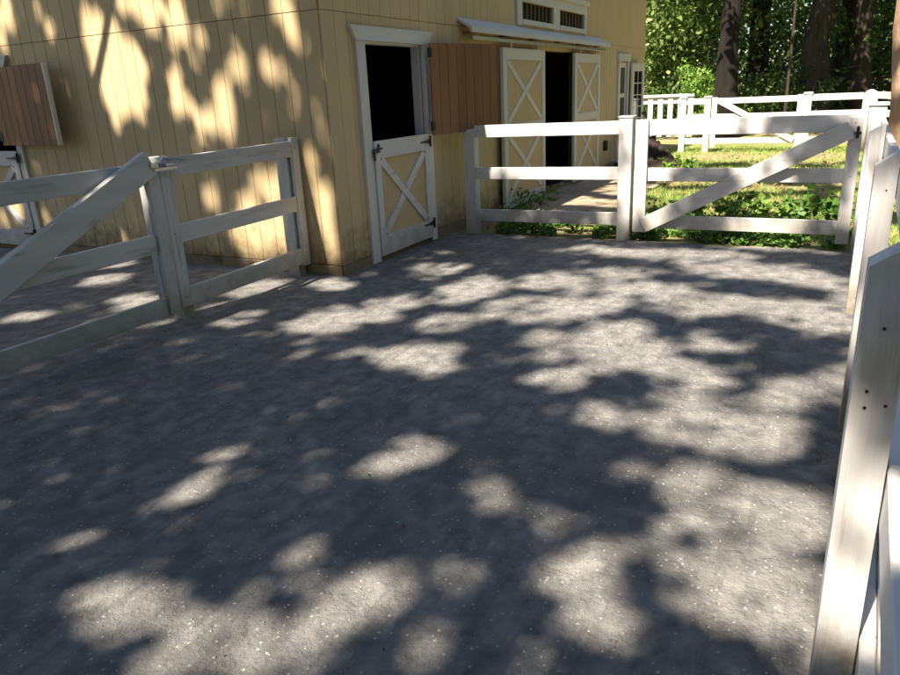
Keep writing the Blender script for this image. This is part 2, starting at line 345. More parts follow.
def tri_hinge(x, z, d, fn):
    """T hinge: tapering strap towards d (+1/-1) and an upright plate; fn maps (u, z, depth)"""
    mb = MB(); mb.prism([(x, z - .028), (x + d * .10, z - .012), (x + d * .21, z - .006), (x + d * .21, z + .006), (x + d * .10, z + .012), (x, z + .028)], 0, .008, fn)
    mb.prism([(x - d * .002, z - .06), (x - d * .035, z - .06), (x - d * .035, z + .06), (x - d * .002, z + .06)], 0, .009, fn)
    mb.prism([(x - d * .008, z - .055), (x + d * .006, z - .055), (x + d * .006, z + .055), (x - d * .008, z + .055)], .009, .02, fn)
    return mb
def dutch_door(u0, u1, fn, hinge_side, wall_label):
    """lower stall door in the opening u0..u1; fn maps (u, z, outward depth) to xyz"""
    zb, zt = .083, 1.264
    def rect(mb, a, b, c, d, e0, e1): return mb.prism([(a, c), (b, c), (b, d), (a, d)], e0, e1, fn)
    door_root = MB(); k = 0; a = u0 + .07
    rect(door_root, u0 + .06, u1 - .06, zb + .05, zt - .05, .004, .016)
    while a < u1 - .08:                                   # beadboard ribs
        b = min(a + .042, u1 - .07); rect(door_root, a, b - .006, zb + .16, zt - .13, .016, .023); a = b
    door = door_root.build('dutch_door', M['yellow_panel'], barn)
    for a, b in ((u0 + .006, u0 + .105), (u1 - .105, u1 - .006)): rect(MB(), a, b, zb, zt, .017, .045).build('stile', M['white'], door)
    for c, d in ((zt - .175, zt), (zb, zb + .21)): rect(MB(), u0 + .106, u1 - .106, c, d, .0165, .043).build('door_rail', M['white'], door)
    a, b, c, d = u0 + .107, u1 - .107, zb + .212, zt - .177
    def diag(p, q, w, e0, e1):
        du, dz = q[0] - p[0], q[1] - p[1]; L = math.hypot(du, dz); nu, nz = -dz / L * w / 2, du / L * w / 2
        return MB().prism([(p[0] + nu, p[1] + nz), (p[0] - nu, p[1] - nz), (q[0] - nu, q[1] - nz), (q[0] + nu, q[1] + nz)], e0, e1, fn)
    diag((a + .02, d - .02), (b - .02, c + .02), .085, .024, .041).build('cross_brace', M['white'], door)
    mid = ((a + b) / 2, (c + d) / 2); f_ = .053 / math.hypot(b - a, d - c)
    for p, q in (((a + .02, c + .02), (mid[0] - (b - a) * f_, mid[1] - (d - c) * f_)), ((mid[0] + (b - a) * f_, mid[1] + (d - c) * f_), (b - .02, d - .02))):
        diag(p, q, .085, .024, .040).build('cross_brace', M['white'], door)
    hu, hd = (u1 + .004, -1) if hinge_side > 0 else (u0 - .004, 1)
    for z in (zt - .085, zb + .16): tri_hinge(hu, z, hd, lambda u, v, e: fn(u, v, e + .046)).build('hinge', M['iron'], door)
    lu = u0 + .02 if hinge_side > 0 else u1 - .02
    lb = MB(); rect(lb, lu - .05, lu + .02, zt - .12, zt - .075, .046, .062); rect(lb, lu + .05 * hinge_side - .012, lu + .05 * hinge_side + .012, zt - .115, zt - .03, .0455, .06)
    rect(lb, lu + .05 * hinge_side - .045, lu + .05 * hinge_side + .045, zt - .085, zt - .066, .061, .072); rect(lb, lu - .045, lu - .02, zt - .19, zt - .122, .046, .058)
    lb.build('latch', M['iron'], door)
    return door
fnF = lambda u, v, e: (u, -.02 - e, v)
fnS = lambda u, v, e: (-.02 - e, u, v)
dutch_door(.62, 1.775, fnF, 1, '')
dutch_door(4.69, 5.86, fnS, -1, '')
def casing(u0, u1, fn, left, right, ztop):
    for a, b in ((u0 - left, u0 - .001), (u1 + .001, u1 + right)): MB().prism([(a, .03), (b, .03), (b, 2.209), (a, 2.209)], -.002, .03, fn).build('door_casing', M['trim'], barn)
    MB().prism([(u0 - left - .01, 2.211), (u1 + right + .01, 2.211), (u1 + right + .09, ztop), (u0 - left - .10, ztop)], -.002, .042, fn).build('door_header', M['trim'], barn)
    jm = MB()
    for a, b in ((u0, u0 + .02), (u1 - .02, u1)): jm.prism([(a, .061), (b, .061), (b, 2.19), (a, 2.19)], -.12, -.021, fn)
    jm.prism([(u0, 2.191), (u1, 2.191), (u1, 2.213), (u0, 2.213)], -.12, -.021, fn); jm.build('door_jamb', M['trim'], barn)
casing(.62, 1.775, fnF, .15, .12, 2.345)
casing(4.69, 5.86, fnS, .11, .12, 2.345)
def hatch(hx, hy, z0, z1, wd, ang, edge_mat, nboards=8):
    """upper stall door swung open: boards from the hinge outwards along ang"""
    d = Vector((math.cos(ang), math.sin(ang), 0)); nrm = Vector((-d.y, d.x, 0)); k = wd / nboards
    h0 = MB().bar(Vector((hx, hy, (z0 + z1) / 2)), Vector((hx, hy, (z0 + z1) / 2)) + d * wd, z1 - z0 - .004, .018, nrm, .002).build('stall_hatch', M['white'], barn)
    return h0, d, nrm, k
# front hatch, hinged on the right casing and swung almost back against the wall
def build_hatch(hx, hy, ang, face_sign, z0=1.245, z1=2.225, wd=1.18, nb=8, edge='trim'):
    h0, d, nrm, k = hatch(hx, hy, z0, z1, wd, ang, None, nb)
    fo = nrm * face_sign * .0185
    for i in range(nb):
        a = Vector((hx, hy, (z0 + z1) / 2)) + d * (i * k + .002) + fo; b = a + d * (k - .004)
        MB().bar(a, b, z1 - z0, .018, nrm, .003).build('hatch_board', M['brown'], h0)
    a = Vector((hx, hy, 0)) + d * (wd + .014) + fo * .5
    MB().bar((a.x, a.y, z0), (a.x, a.y, z1), .05, .024, d, .003).build('edge_strip', M[edge], h0)
    for z in (z0 + .1, z1 - .1):
        p = Vector((hx, hy, z)) + fo * 1.6 - d * .02
        MB().bar(p, p + d * .05, .1, .012, nrm, .002).tube([p + Vector((0, 0, -.05)), p + Vector((0, 0, .05))], [.012, .012], 8).build('hinge', M['iron'], h0)
    return h0
build_hatch(1.80, -.095, R(-15.5), -1, edge='brown')
build_hatch(-.10, 4.80, R(-94), -1, 1.335, 2.215, 1.15)

# sliding doors, track and hood
def sliding_door(x0, x1):
    z0, z1, y0 = .07, 2.235, -.145
    pm = MB().bx(x0 + .05, x1 - .05, y0 + .022, y0 + .045, z0 + .03, z1 - .03)
    a = x0 + .08
    while a < x1 - .08: b = min(a + .07, x1 - .08); pm.bx(a, b - .006, y0 + .014, y0 + .0215, z0 + .1, z1 - .1, .002); a = b
    dr = pm.build('sliding_door', M['yellow_panel'], barn)
    for a, b in ((x0, x0 + .13), (x1 - .13, x1)): MB().bx(a, b, y0, y0 + .05, z0, z1).build('stile', M['trim'], dr)
    rails = [(z0, z0 + .15), (1.10, 1.24), (z1 - .15, z1)]
    for c, d in rails: MB().bx(x0 + .131, x1 - .131, y0 + .001, y0 + .0215, c, d).build('door_rail', M['trim'], dr)
    for c, d in ((rails[0][1], rails[1][0]), (rails[1][1], rails[2][0])):
        p, q = Vector((x0 + .16, y0 + .008, c + .02)), Vector((x1 - .16, y0 + .008, d - .02))
        MB().bar(p, q, .085, .012).build('cross_brace', M['trim'], dr)
        p2, q2 = Vector((x0 + .16, y0 + .008, d - .02)), Vector((x1 - .16, y0 + .008, c + .02)); mid = (p2 + q2) / 2; u_ = (q2 - p2).normalized() * .06
        MB().bar(p2, mid - u_, .085, .011).build('cross_brace', M['trim'], dr); MB().bar(mid + u_, q2, .085, .011).build('cross_brace', M['trim'], dr)
    for x in (x0 + .3, x1 - .3): MB().bx(x - .03, x + .03, y0 + .0, y0 + .012, z1 + .001, z1 + .09).build('door_hanger', M['galv'], dr)
    return dr
sliding_door(3.80, 5.44); sliding_door(6.92, 8.46)
MB().bx(2.86, 8.75, -.15, -.10, 2.30, 2.345).build('door_track', M['galv'], barn)
hood = MB().prism([(-.022, 2.545), (-.215, 2.43), (-.225, 2.37), (-.195, 2.37), (-.19, 2.41), (-.022, 2.515)], 2.70, 8.85, lambda u, v, d: (d, u, v)).build('track_hood', M['trim'], barn)
for k in range(6): MB().bx(2.85 + k * 1.12, 2.89 + k * 1.12, -.19, -.021, 2.37, 2.395).build('hood_bracket', M['skirt'], hood)
MB().bx(4.95, 7.4, -.10, .1, .03, .085).build('door_sill', M['skirt'], barn)
dc = MB().bx(4.86, 4.999, -.05, -.021, .06, 2.25).bx(7.351, 7.49, -.05, -.021, .06, 2.25); dc.build('door_casing', M['trim'], barn)
# transom windows
for x0, x1 in ((4.74, 6.08), (6.38, 7.72)):
    fr = MB()
    fr.bx(x0 - .17, x0, -.06, -.028, 2.56, 3.02).bx(x1, x1 + .13, -.06, -.028, 2.56, 3.02).bx(x0 + .001, x1 - .001, -.058, -.028, 2.88, 3.02).bx(x0 + .001, x1 - .001, -.075, -.028, 2.57, 2.64)
    wf = fr.build('transom_window', M['trim'], barn)
    MB().bx(x0 + .002, x1 - .002, .02, .03, 2.642, 2.878, .001).build('pane', M['glass'], wf)
    for k in range(1, 8):
        x = x0 + (x1 - x0) * k / 8; MB().bx(x - .008, x + .008, .0, .018, 2.642, 2.878, .001).build('muntin', M['skirt'], wf)
MB().bx(4.5, 7.92, -.09, -.03, 3.021, 3.09).build('window_cap', M['trim'], barn)
# far doorway with a glazed door standing open
MB().bx(10.16, 10.299, -.06, -.021, .06, 2.149).build('door_casing', M['trim'], barn); MB().bx(10.951, 11.03, -.06, -.021, .06, 2.149).build('door_casing', M['trim'], barn); MB().bx(10.12, 11.07, -.075, -.021, 2.151, 2.30).build('door_header', M['trim'], barn)
sd = MB().bx(10.305, 10.38, -.01, .02, .09, 2.14).bx(10.87, 10.945, -.01, .02, .09, 2.14).bx(10.381, 10.869, -.009, .019, 2.03, 2.139).bx(10.381, 10.869, -.009, .019, .09, .35).bx(10.381, 10.869, -.009, .019, 1.42, 1.50).build('screen_door', M['trim'], barn)
MB().bx(10.38, 10.87, .0, .008, .351, 1.419, .001).build('pane', M['glass'], sd); MB().bx(10.38, 10.87, .0, .008, 1.501, 2.029, .001).build('pane', M['glass'], sd)
d = Vector((math.cos(R(-3.5)), math.sin(R(-3.5)), 0)); nr = Vector((-d.y, d.x, 0)); h = Vector((11.06, -.10, 0))
def leaf_bar(a, b, z0, z1, th=.04):
    p, q = h + d * a, h + d * b; return ((p.x, p.y, (z0 + z1) / 2), (q.x, q.y, (z0 + z1) / 2), z1 - z0, th, nr)
gd = MB().bar(*leaf_bar(0, .16, .1, 2.12)).bar(*leaf_bar(.78, .92, .1, 2.12)).bar(*leaf_bar(.161, .779, 1.95, 2.119)).bar(*leaf_bar(.161, .779, .1, .7)).build('glazed_door', M['trim'], barn)
MB().bar(*leaf_bar(.161, .779, .7, 1.95, .008)).build('pane', M['glass'], gd)
for k in range(1, 5): MB().bar(*leaf_bar(.162, .778, .69 + k * .25, .71 + k * .25, .02)).build('muntin', M['trim'], gd)
MB().bar(*leaf_bar(.46, .48, .7, 1.95, .024)).build('muntin', M['trim'], gd)
p = h + d * .86 - nr * .04; MB().tube([(p.x, p.y, 1.0), (p.x, p.y, 1.06)], [.03, .03], 8).build('door_knob', M['iron'], gd)
MB().bx(9.2, 9.32, -.09, -.021, .42, .62).build('outlet_box', M['iron'], barn)

# ---------------------------------------------------------------- fences and gates
def fence_parts(root, posts=(), rails=(), others=()):
    pass
lf = empty('board_fence', (-.1, .4, 0), 'short white three-rail fence running from the barn side wall to the gate', 'fence', 'white board fences')
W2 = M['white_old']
for x in (-.11, -1.62): MB().bx(x - .055, x + .055, .425, .56, -.1, 1.33 if x < -1 else 1.36).build('post', W2, lf)
MB().bx(-.15, -.045, .362, .4, .13, 1.365).build('face_board', W2, lf)
MB().bx(-1.735, -1.63, .362, .4, .14, 1.30).build('face_board', W2, lf)
for z0, z1 in ((1.19, 1.335), (.672, .815), (.15, .305)): MB().bar((-1.629, .386, (z0 + z1) / 2 - .012), (-.151, .386, (z0 + z1) / 2), z1 - z0, .036).build('rail', W2, lf)
for x, z in ((-1.68, 1.26), (-1.69, .74), (-1.68, .22), (-.1, 1.27), (-.09, .75)): MB().tube([(x, .3605, z), (x, .364, z)], [.005, .005], 6).build('nail', M['iron'], lf)
lg = empty('white_gate', (-2.0, .38, 0), 'shaded white three-rail gate with diagonal brace, left of the barn', 'gate', 'white board gates')
MB().bx(-1.86, -1.752, .357, .395, .125, 1.29).build('stile', W2, lg)
MB().bx(-4.7, -4.59, .357, .395, .125, 1.29).build('stile', W2, lg)
MB().bx(-1.862, -1.80, .396, .47, .12, 1.27).build('back_stile', W2, lg)
for z0, z1, dz in ((1.155, 1.30, .0), (.62, .765, -.0), (.115, .262, .018)): MB().bar((-4.589, .398, (z0 + z1) / 2 + dz), (-1.861, .398, (z0 + z1) / 2), z1 - z0, .036).build('rail', W2, lg)
MB().bar((-4.45, .347, .10), (-1.83, .347, 1.305), .185, .06, ch=.006).build('diagonal_brace', W2, lg)
MB().tube([(-4.4, .335, .30), (-1.9, .335, 1.345)], [.006, .006], 6).build('tension_rod', M['galv'], lg)
la = MB().bx(-1.83, -1.60, .31, .335, 1.235, 1.262).bx(-1.86, -1.79, .30, .40, 1.263, 1.30).bx(-1.70, -1.62, .32, .40, 1.263, 1.285).tube([(-1.76, .32, 1.29), (-1.72, .34, 1.335), (-1.66, .36, 1.33)], [.014, .016, .012], 6); la.build('latch', M['galv'], lg)
for z in (.35, .8): MB().bx(-4.85, -4.45, .33, .346, z - .02, z + .02).build('hinge', M['iron'], lg)
lp = MB().bx(-4.86, -4.73, .38, .51, -.1, 1.42).build('gate_post', W2); tag(lp, 'white post at the far left that carries the shaded gate', 'post')

WF = M['white']
XF = 2.33
ff = empty('board_fence', (XF + .05, -1.2, 0), 'white three-rail fence section before the sliding barn doors', 'fence', 'white board fences')
MB().bx(XF, XF + .13, -.37, -.225, -.1, 1.27).build('post', WF, ff)
MB().bx(XF, XF + .14, -2.255, -2.11, -.1, 1.352).bx(XF - .008, XF + .148, -2.263, -2.102, 1.353, 1.372).build('post', WF, ff)
for z0, z1 in ((1.178, 1.318), (.69, .83), (.185, .328)): MB().bar((XF + .03, -2.109, (z0 + z1) / 2 + .004), (XF + .03, -.371, (z0 + z1) / 2 - .006), z1 - z0, .036, Vector((1, 0, 0))).build('rail', WF, ff)
for y, z in ((-.42, 1.25), (-.43, .76), (-2.06, .25), (-2.18, .8), (-2.2, .5)): MB().tube([(XF - .001 if y < -2.1 else XF + .011, y, z), (XF + .014, y, z)], [.006, .006], 6).build('nail', M['iron'], ff)
fg = empty('white_gate', (XF + .05, -3.3, 0), 'sunlit white gate with diagonal brace, across the lawn side of the yard', 'gate', 'white board gates')
MB().bx(XF + .02, XF + .058, -2.42, -2.285, .12, 1.33).build('stile', WF, fg)
MB().bx(XF + .02, XF + .058, -4.425, -4.31, .085, 1.30).build('stile', WF, fg)
for z0, z1, dz in ((1.16, 1.325, 0), (.68, .82, 0), (.165, .31, 0)): MB().bar((XF + .078, -4.42, (z0 + z1) / 2 + dz), (XF + .078, -2.29, (z0 + z1) / 2), z1 - z0, .036, Vector((1, 0, 0))).build('rail', WF, fg)
MB().bar((XF + .0, -4.33, 1.19), (XF + .0, -2.40, .20), .165, .036, Vector((1, 0, 0))).build('diagonal_brace', WF, fg)
MB().bx(XF - .03, XF + .019, -4.40, -4.375, 1.11, 1.22).bx(XF - .04, XF - .02, -4.42, -4.36, 1.15, 1.17).build('latch', M['iron'], fg)
for y, z in ((-4.36, 1.25), (-4.37, .75), (-4.36, .22), (-2.35, 1.24), (-2.35, .76)): MB().tube([(XF + .019, y, z), (XF + .021, y, z)], [.006, .006], 6).build('nail', M['iron'], fg)

def slant_post(x, y, wd, h_low, h_high, parent):
    mb = MB().prism([(y, -.1), (y - wd, -.1), (y - wd, h_high), (y, h_low)], x, x + wd, lambda u, v, d: (d, u, v)); return mb.build('post', M['post_paint'], parent)
rf_ = empty('board_fence', (-1, -4.45, 0), 'long white fence with slant-topped posts along the right edge', 'fence', 'white board fences')
posts = ((-3.97, -4.285, 1.305, 1.40), (-1.97, -4.365, 1.305, 1.40), (.12, -4.405, 1.31, 1.40))
for x, y, a, b in posts: slant_post(x, y, .092, a, b - .03, rf_)
MB().bx(2.30, 2.46, -4.60, -4.455, -.1, 1.40).bx(2.285, 2.475, -4.615, -4.44, 1.401, 1.43).build('post', WF, rf_)
MB().bx(2.285, 2.299, -4.53, -4.455, .1, 1.38).build('gate_stop', WF, rf_)
pp = [(-7.5, -4.26), (-3.92, -4.38), (-1.92, -4.46), (.17, -4.50), (2.3, -4.56)]
for (x0, y0), (x1, y1) in zip(pp, pp[1:]):
    for z0, z1 in ((1.15, 1.29), (.68, .82), (.2, .34)): MB().bar((x0 + .003, y0 - .022, (z0 + z1) / 2), (x1 - .003, y1 - .022, (z0 + z1) / 2), z1 - z0, .038, Vector((0, 1, 0))).build('rail', WF, rf_)
MB().bar((-4.6, -4.415, -.02), (-2.0, -4.52, 1.12), .14, .038).build('diagonal_brace', WF, rf_)
for x, y, z in ((-3.972, -4.33, 1.17), (-3.972, -4.315, .98), (-3.972, -4.355, .99), (-3.972, -4.315, 1.02), (-1.972, -4.42, 1.2)): MB().tube([(x, y, z), (x + .004, y, z)], [.004, .004], 6).build('nail', M['iron'], rf_)

# distant fence and gate across the lawn
XD = 13.3
WD = M['white']
df = empty('board_fence', (XD, -1, 0), 'distant sunlit white fence at the edge of the woods', 'fence', 'white board fences')
for y, r in ((-.85, .07), (-1.42, .07), (-3.58, .08)): MB().bx(XD - .06, XD + .08, y - r, y + r, -.1, 1.29).bx(XD - .075, XD + .095, y - r - .015, y + r + .015, 1.291, 1.33).build('post', WD, df)
MB().tube([(XD, -4.82, -.1), (XD, -4.82, 1.18), (XD, -4.82, 1.24), (XD, -4.82, 1.30), (XD, -4.82, 1.335)], [.15, .15, .14, .10, .03], 14).build('round_post', WD, df, True)
for z0, z1 in ((1.14, 1.28), (.78, .92), (.22, .36)):
    for y0, y1 in ((-.921, -1.349), (-3.661, -4.68)): MB().bx(XD - .03, XD + .01, y1, y0, z0, z1).build('rail', WD, df)
    MB().bar((XD + .02, -4.96, (z0 + z1) / 2), (XD - 6.0, -6.6, (z0 + z1) / 2), z1 - z0, .038, Vector((0, 1, 0))).build('rail', WD, df)
for x, y in ((XD - 3, -5.83), (XD - 6.05, -6.68)): MB().bx(x - .07, x + .07, y - .07, y + .07, -.1, 1.33).build('post', WD, df)
dg = empty('white_gate', (XD, -2.5, 0), 'distant white gate with a brace falling to the right, before the woods', 'gate', 'white board gates')
for y in (-1.57, -3.43): MB().bx(XD - .03, XD + .01, y - .06, y + .06, .12, 1.29).build('stile', WD, dg)
for z0, z1 in ((1.14, 1.27), (.78, .91), (.22, .35)): MB().bx(XD - .025, XD + .005, -3.369, -1.631, z0, z1).build('rail', WD, dg)
MB().bar((XD - .045, -1.66, 1.22), (XD - .045, -3.36, .28), .13, .03, Vector((1, 0, 0))).build('diagonal_brace', WD, dg)
XP = 17.9
pk = empty('picket_fence', (XP, .8, 0), 'distant white picket fence with a broad top board beside the barn corner', 'fence')
MB().bx(XP - .09, XP + .06, -.35, 2.6, 1.25, 1.33).build('top_board', WD, pk)
for z0, z1 in ((1.06, 1.249), (.2, .34)): MB().bx(XP - .02, XP + .02, -.35, 2.6, z0, z1).build('rail', WD, pk)
for k in range(10): y = -.26 + k * .3; MB().bx(XP - .055, XP - .021, y - .075, y + .075, .08, 1.2).build('picket', WD, pk)
# heap of old dark lumber on the lawn
hp = empty('lumber_heap', (10.2, -.95, 0), 'heap of dark weathered planks leaning on the grass by the barn', 'lumber')
hb = [((9.9, -.35, 0), (10.6, -.75, 1.06), .26), ((9.95, -.6, 0), (10.5, -.62, .98), .22), ((9.7, -.9, .0), (10.5, -.7, .84), .24), ((9.8, -1.25, .0), (10.45, -.85, .72), .26), ((9.9, -1.55, .0), (10.4, -1.0, .58), .22), ((9.7, -1.1, .02), (10.3, -.8, .66), .2), ((9.8, -1.75, .02), (10.3, -1.3, .36), .18), ((9.6, -.2, .05), (9.7, -1.5, .12), .2), ((9.85, -.35, .0), (10.6, -.35, .98), .22)]
for a, b, wd in hb:
    a, b = (a[0], -.75 + (a[1] + .95) * .8, a[2]), (b[0], -.75 + (b[1] + .95) * .8, b[2] * .82); MB().bar(a, b, wd, .05, Vector((1, .2, -.6)), .008).build('plank', M['old_wood'], hp)

# ---------------------------------------------------------------- trees
def wander(p0, p1, n, amp):
    p0, p1 = Vector(p0), Vector(p1); out = []
    for i in range(n + 1):
        t = i / n; p = p0.lerp(p1, t)
        if 0 < i < n: p += Vector((random.uniform(-1, 1), random.uniform(-1, 1), 0)) * amp
        out.append(p)
    return out
def trunk_mb(x, y, h, r, lean=(0, 0), flare=1.5):
    pts = wander((x, y, -.1), (x + lean[0], y + lean[1], h), 9, r * .25); rad = [r * (flare if i == 0 else 1.18 if i == 1 else 1) * (1 - .055 * i) for i in range(10)]
    return MB().tube(pts, rad, 14, .06), pts, rad
def forest_tree(name, x, y, h, r, cz, cr, ch, nleaf, lf, label, bark='bark', lean=(0, 0), group='trees at the edge of the woods', lo=.13, hi=.24, nclump=40, cxy=(0, 0)):
    root = empty(name, (x, y, 0), label, 'tree', group)
    mb, pts, rad = trunk_mb(x, y, h, r, lean)
    top = pts[-1]; cc = np.array([top.x + cxy[0], top.y + cxy[1], cz])
    cl = unit(rng.normal(size=(nclump, 3))) * rng.uniform(.35, 1, (nclump, 1)) ** .6 * np.array([cr, cr, ch]) + cc
    for k in range(7):
        i = random.randint(4, 9); e = cl[random.randrange(nclump)]
        mb.tube(wander(pts[i], Vector(e), 4, .15), [rad[i] * f for f in (.45, .35, .27, .18, .08)], 7, .05)
    mb.build('trunk', M[bark], root, True)
    P = np.repeat(cl, nleaf // nclump + 1, 0)[:nleaf]; P = P + rng.normal(size=P.shape) * np.array([.62, .62, .42]) * (cr / 3) ** .5
    o = link('crown', leaf_mesh('crown', P, lo, hi, .4, off=(x, y, 0)), M[lf], root)
    return root
T = forest_tree
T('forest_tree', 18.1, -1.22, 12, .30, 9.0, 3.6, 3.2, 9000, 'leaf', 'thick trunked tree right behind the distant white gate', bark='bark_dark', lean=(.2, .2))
T('forest_tree', 25.2, -1.41, 12, .40, 8.5, 3.8, 3.6, 8000, 'leaf_dark', 'dark tree set back to the right of the thick trunk')
T('forest_tree', 16.6, -2.95, 9, .04, 7.6, 1.6, 1.4, 2500, 'leaf', 'thin pale sapling with a bare stem behind the distant gate', bark='bark', lo=.1, hi=.18)
T('forest_tree', 21.3, -3.45, 12, .42, 9.0, 3.8, 3.4, 9000, 'leaf_dark', 'dark trunk behind the post right of the distant gate')
T('forest_tree', 27.3, -4.1, 12, .34, 8.5, 3.6, 3.6, 7000, 'leaf_dark', 'slim dark trunk deep in the woods behind the fence corner', lean=(.3, -.4))
T('forest_tree', 22.3, -4.9, 12, .30, 8.8, 3.4, 3.2, 7000, 'leaf_dark', 'dark leaning trunk left of the tan trunk', lean=(.4, .9))
T('forest_tree', 24.5, -6.2, 12, .3, 8.5, 3.6, 3.2, 7000, 'leaf', 'dark tree nearest the tan trunk at the right edge', lean=(0, -.3))
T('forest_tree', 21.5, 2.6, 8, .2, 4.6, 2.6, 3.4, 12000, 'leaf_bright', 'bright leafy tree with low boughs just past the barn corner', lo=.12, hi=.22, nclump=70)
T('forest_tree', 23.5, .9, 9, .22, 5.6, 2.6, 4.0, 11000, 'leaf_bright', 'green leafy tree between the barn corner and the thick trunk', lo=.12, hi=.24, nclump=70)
T('forest_tree', 9.3, -5.36, 11, .27, 9.6, 3.0, 2.2, 5000, 'leaf', 'tan barked trunk cut by the right edge of the picture', bark='bark_tan', lean=(.3, .9), cxy=(2.5, -4.5))
# bushes
def bush(x, y, r, h, n, lf, label):
    root = empty('bush', (x, y, 0), label, 'bush', 'bushes behind the distant fence')
    cl = np.array([x, y, h * .55]) + rng.normal(size=(26, 3)) * np.array([r * .5, r * .5, h * .22]); P = np.repeat(cl, n // 26 + 1, 0)[:n]; P = P + rng.normal(size=P.shape) * .16; P = P[P[:, 2] > .05]
    link('foliage', leaf_mesh('foliage', P, .08, .17, .6, off=(x, y, 0)), M[lf], root)
    st = MB()
    for k in range(6): e = cl[k]; st.tube([(x + random.uniform(-.1, .1), y + random.uniform(-.1, .1), -.03), ((x + e[0]) / 2, (y + e[1]) / 2, e[2] * .6), tuple(e)], [.025, .018, .008], 5)
    st.build('stem', M['bark'], root)
bush(18.9, -.5, .8, 2.05, 3000, 'leaf_lime', 'lime green bush glowing in the sun beside the thick trunk')
bush(19.5, 1.3, 1.1, 1.9, 2600, 'leaf', 'dark green bush behind the picket fence')
bush(20.2, -2.3, 1.2, 1.7, 2200, 'leaf_dark', 'low dark bush in shade behind the distant gate')
# woods behind: leaf masses too deep to tell apart
def mass(name, n, box, lo, hi, lf, label, clump=.9, nc=400, up=.4):
    b = np.array(box); cl = rng.uniform(b[:, 0], b[:, 1], (nc, 3)); P = cl[rng.integers(0, nc, n)] + rng.normal(size=(n, 3)) * clump * np.array([1, 1, .6]); P = P[P[:, 2] > .03]
    tag(link(name, leaf_mesh(name, P, lo, hi, up), M[lf]), label, 'woods', kind='stuff')
mass('woods_canopy', 26000, ((12.5, 46), (-24, -.6), (7.2, 13)), .28, .5, 'leaf', 'high leafy roof of the woods behind the fence', 1.0, 700)
mass('woods_backdrop', 60000, ((38, 50), (-28, 22), (.5, 12)), .25, .5, 'leaf_dark', 'dark depths of the woods behind the fence', 1.0, 900)
mass('woods_skyblock_right', 26000, ((-34, 16), (-30, -13), (.5, 13)), .7, 1.2, 'leaf_dark', 'unseen woods added right of the yard to block skylight', 1.2, 700)  # out of view, added to cut low skylight from the right
mass('woods_skyblock_rear', 26000, ((-46, -24), (-26, 26), (.5, 11)), .7, 1.2, 'leaf_dark', 'unseen woods added behind the camera to block skylight', 1.2, 700)  # unseen leaf mass, put in to hold back horizon sky from the rear
mass('undergrowth', 26000, ((21, 36), (-14, 10), (.2, 3.4)), .14, .28, 'leaf_dark', 'shaded undergrowth between the trunks of the woods', .6, 420)
mass('woodland_foliage', 15000, ((23, 37), (-12, 8), (3.2, 7)), .14, .28, 'leaf', 'scattered green boughs between the trunks of the woods', .5, 260)
dead = MB()
for k in range(60):
    x, y = random.uniform(20, 36), random.uniform(-11, 3); a = random.uniform(0, 6.3); z = random.uniform(.3, 5)
    dead.tube([(x, y, z), (x + math.cos(a) * 1.2, y + math.sin(a) * 1.2, z + random.uniform(-.2, .6))], [.025, .008], 4)
tag(dead.build('bare_twigs', M['bark']), 'bare twigs in the shade of the woods', 'twigs', kind='stuff')

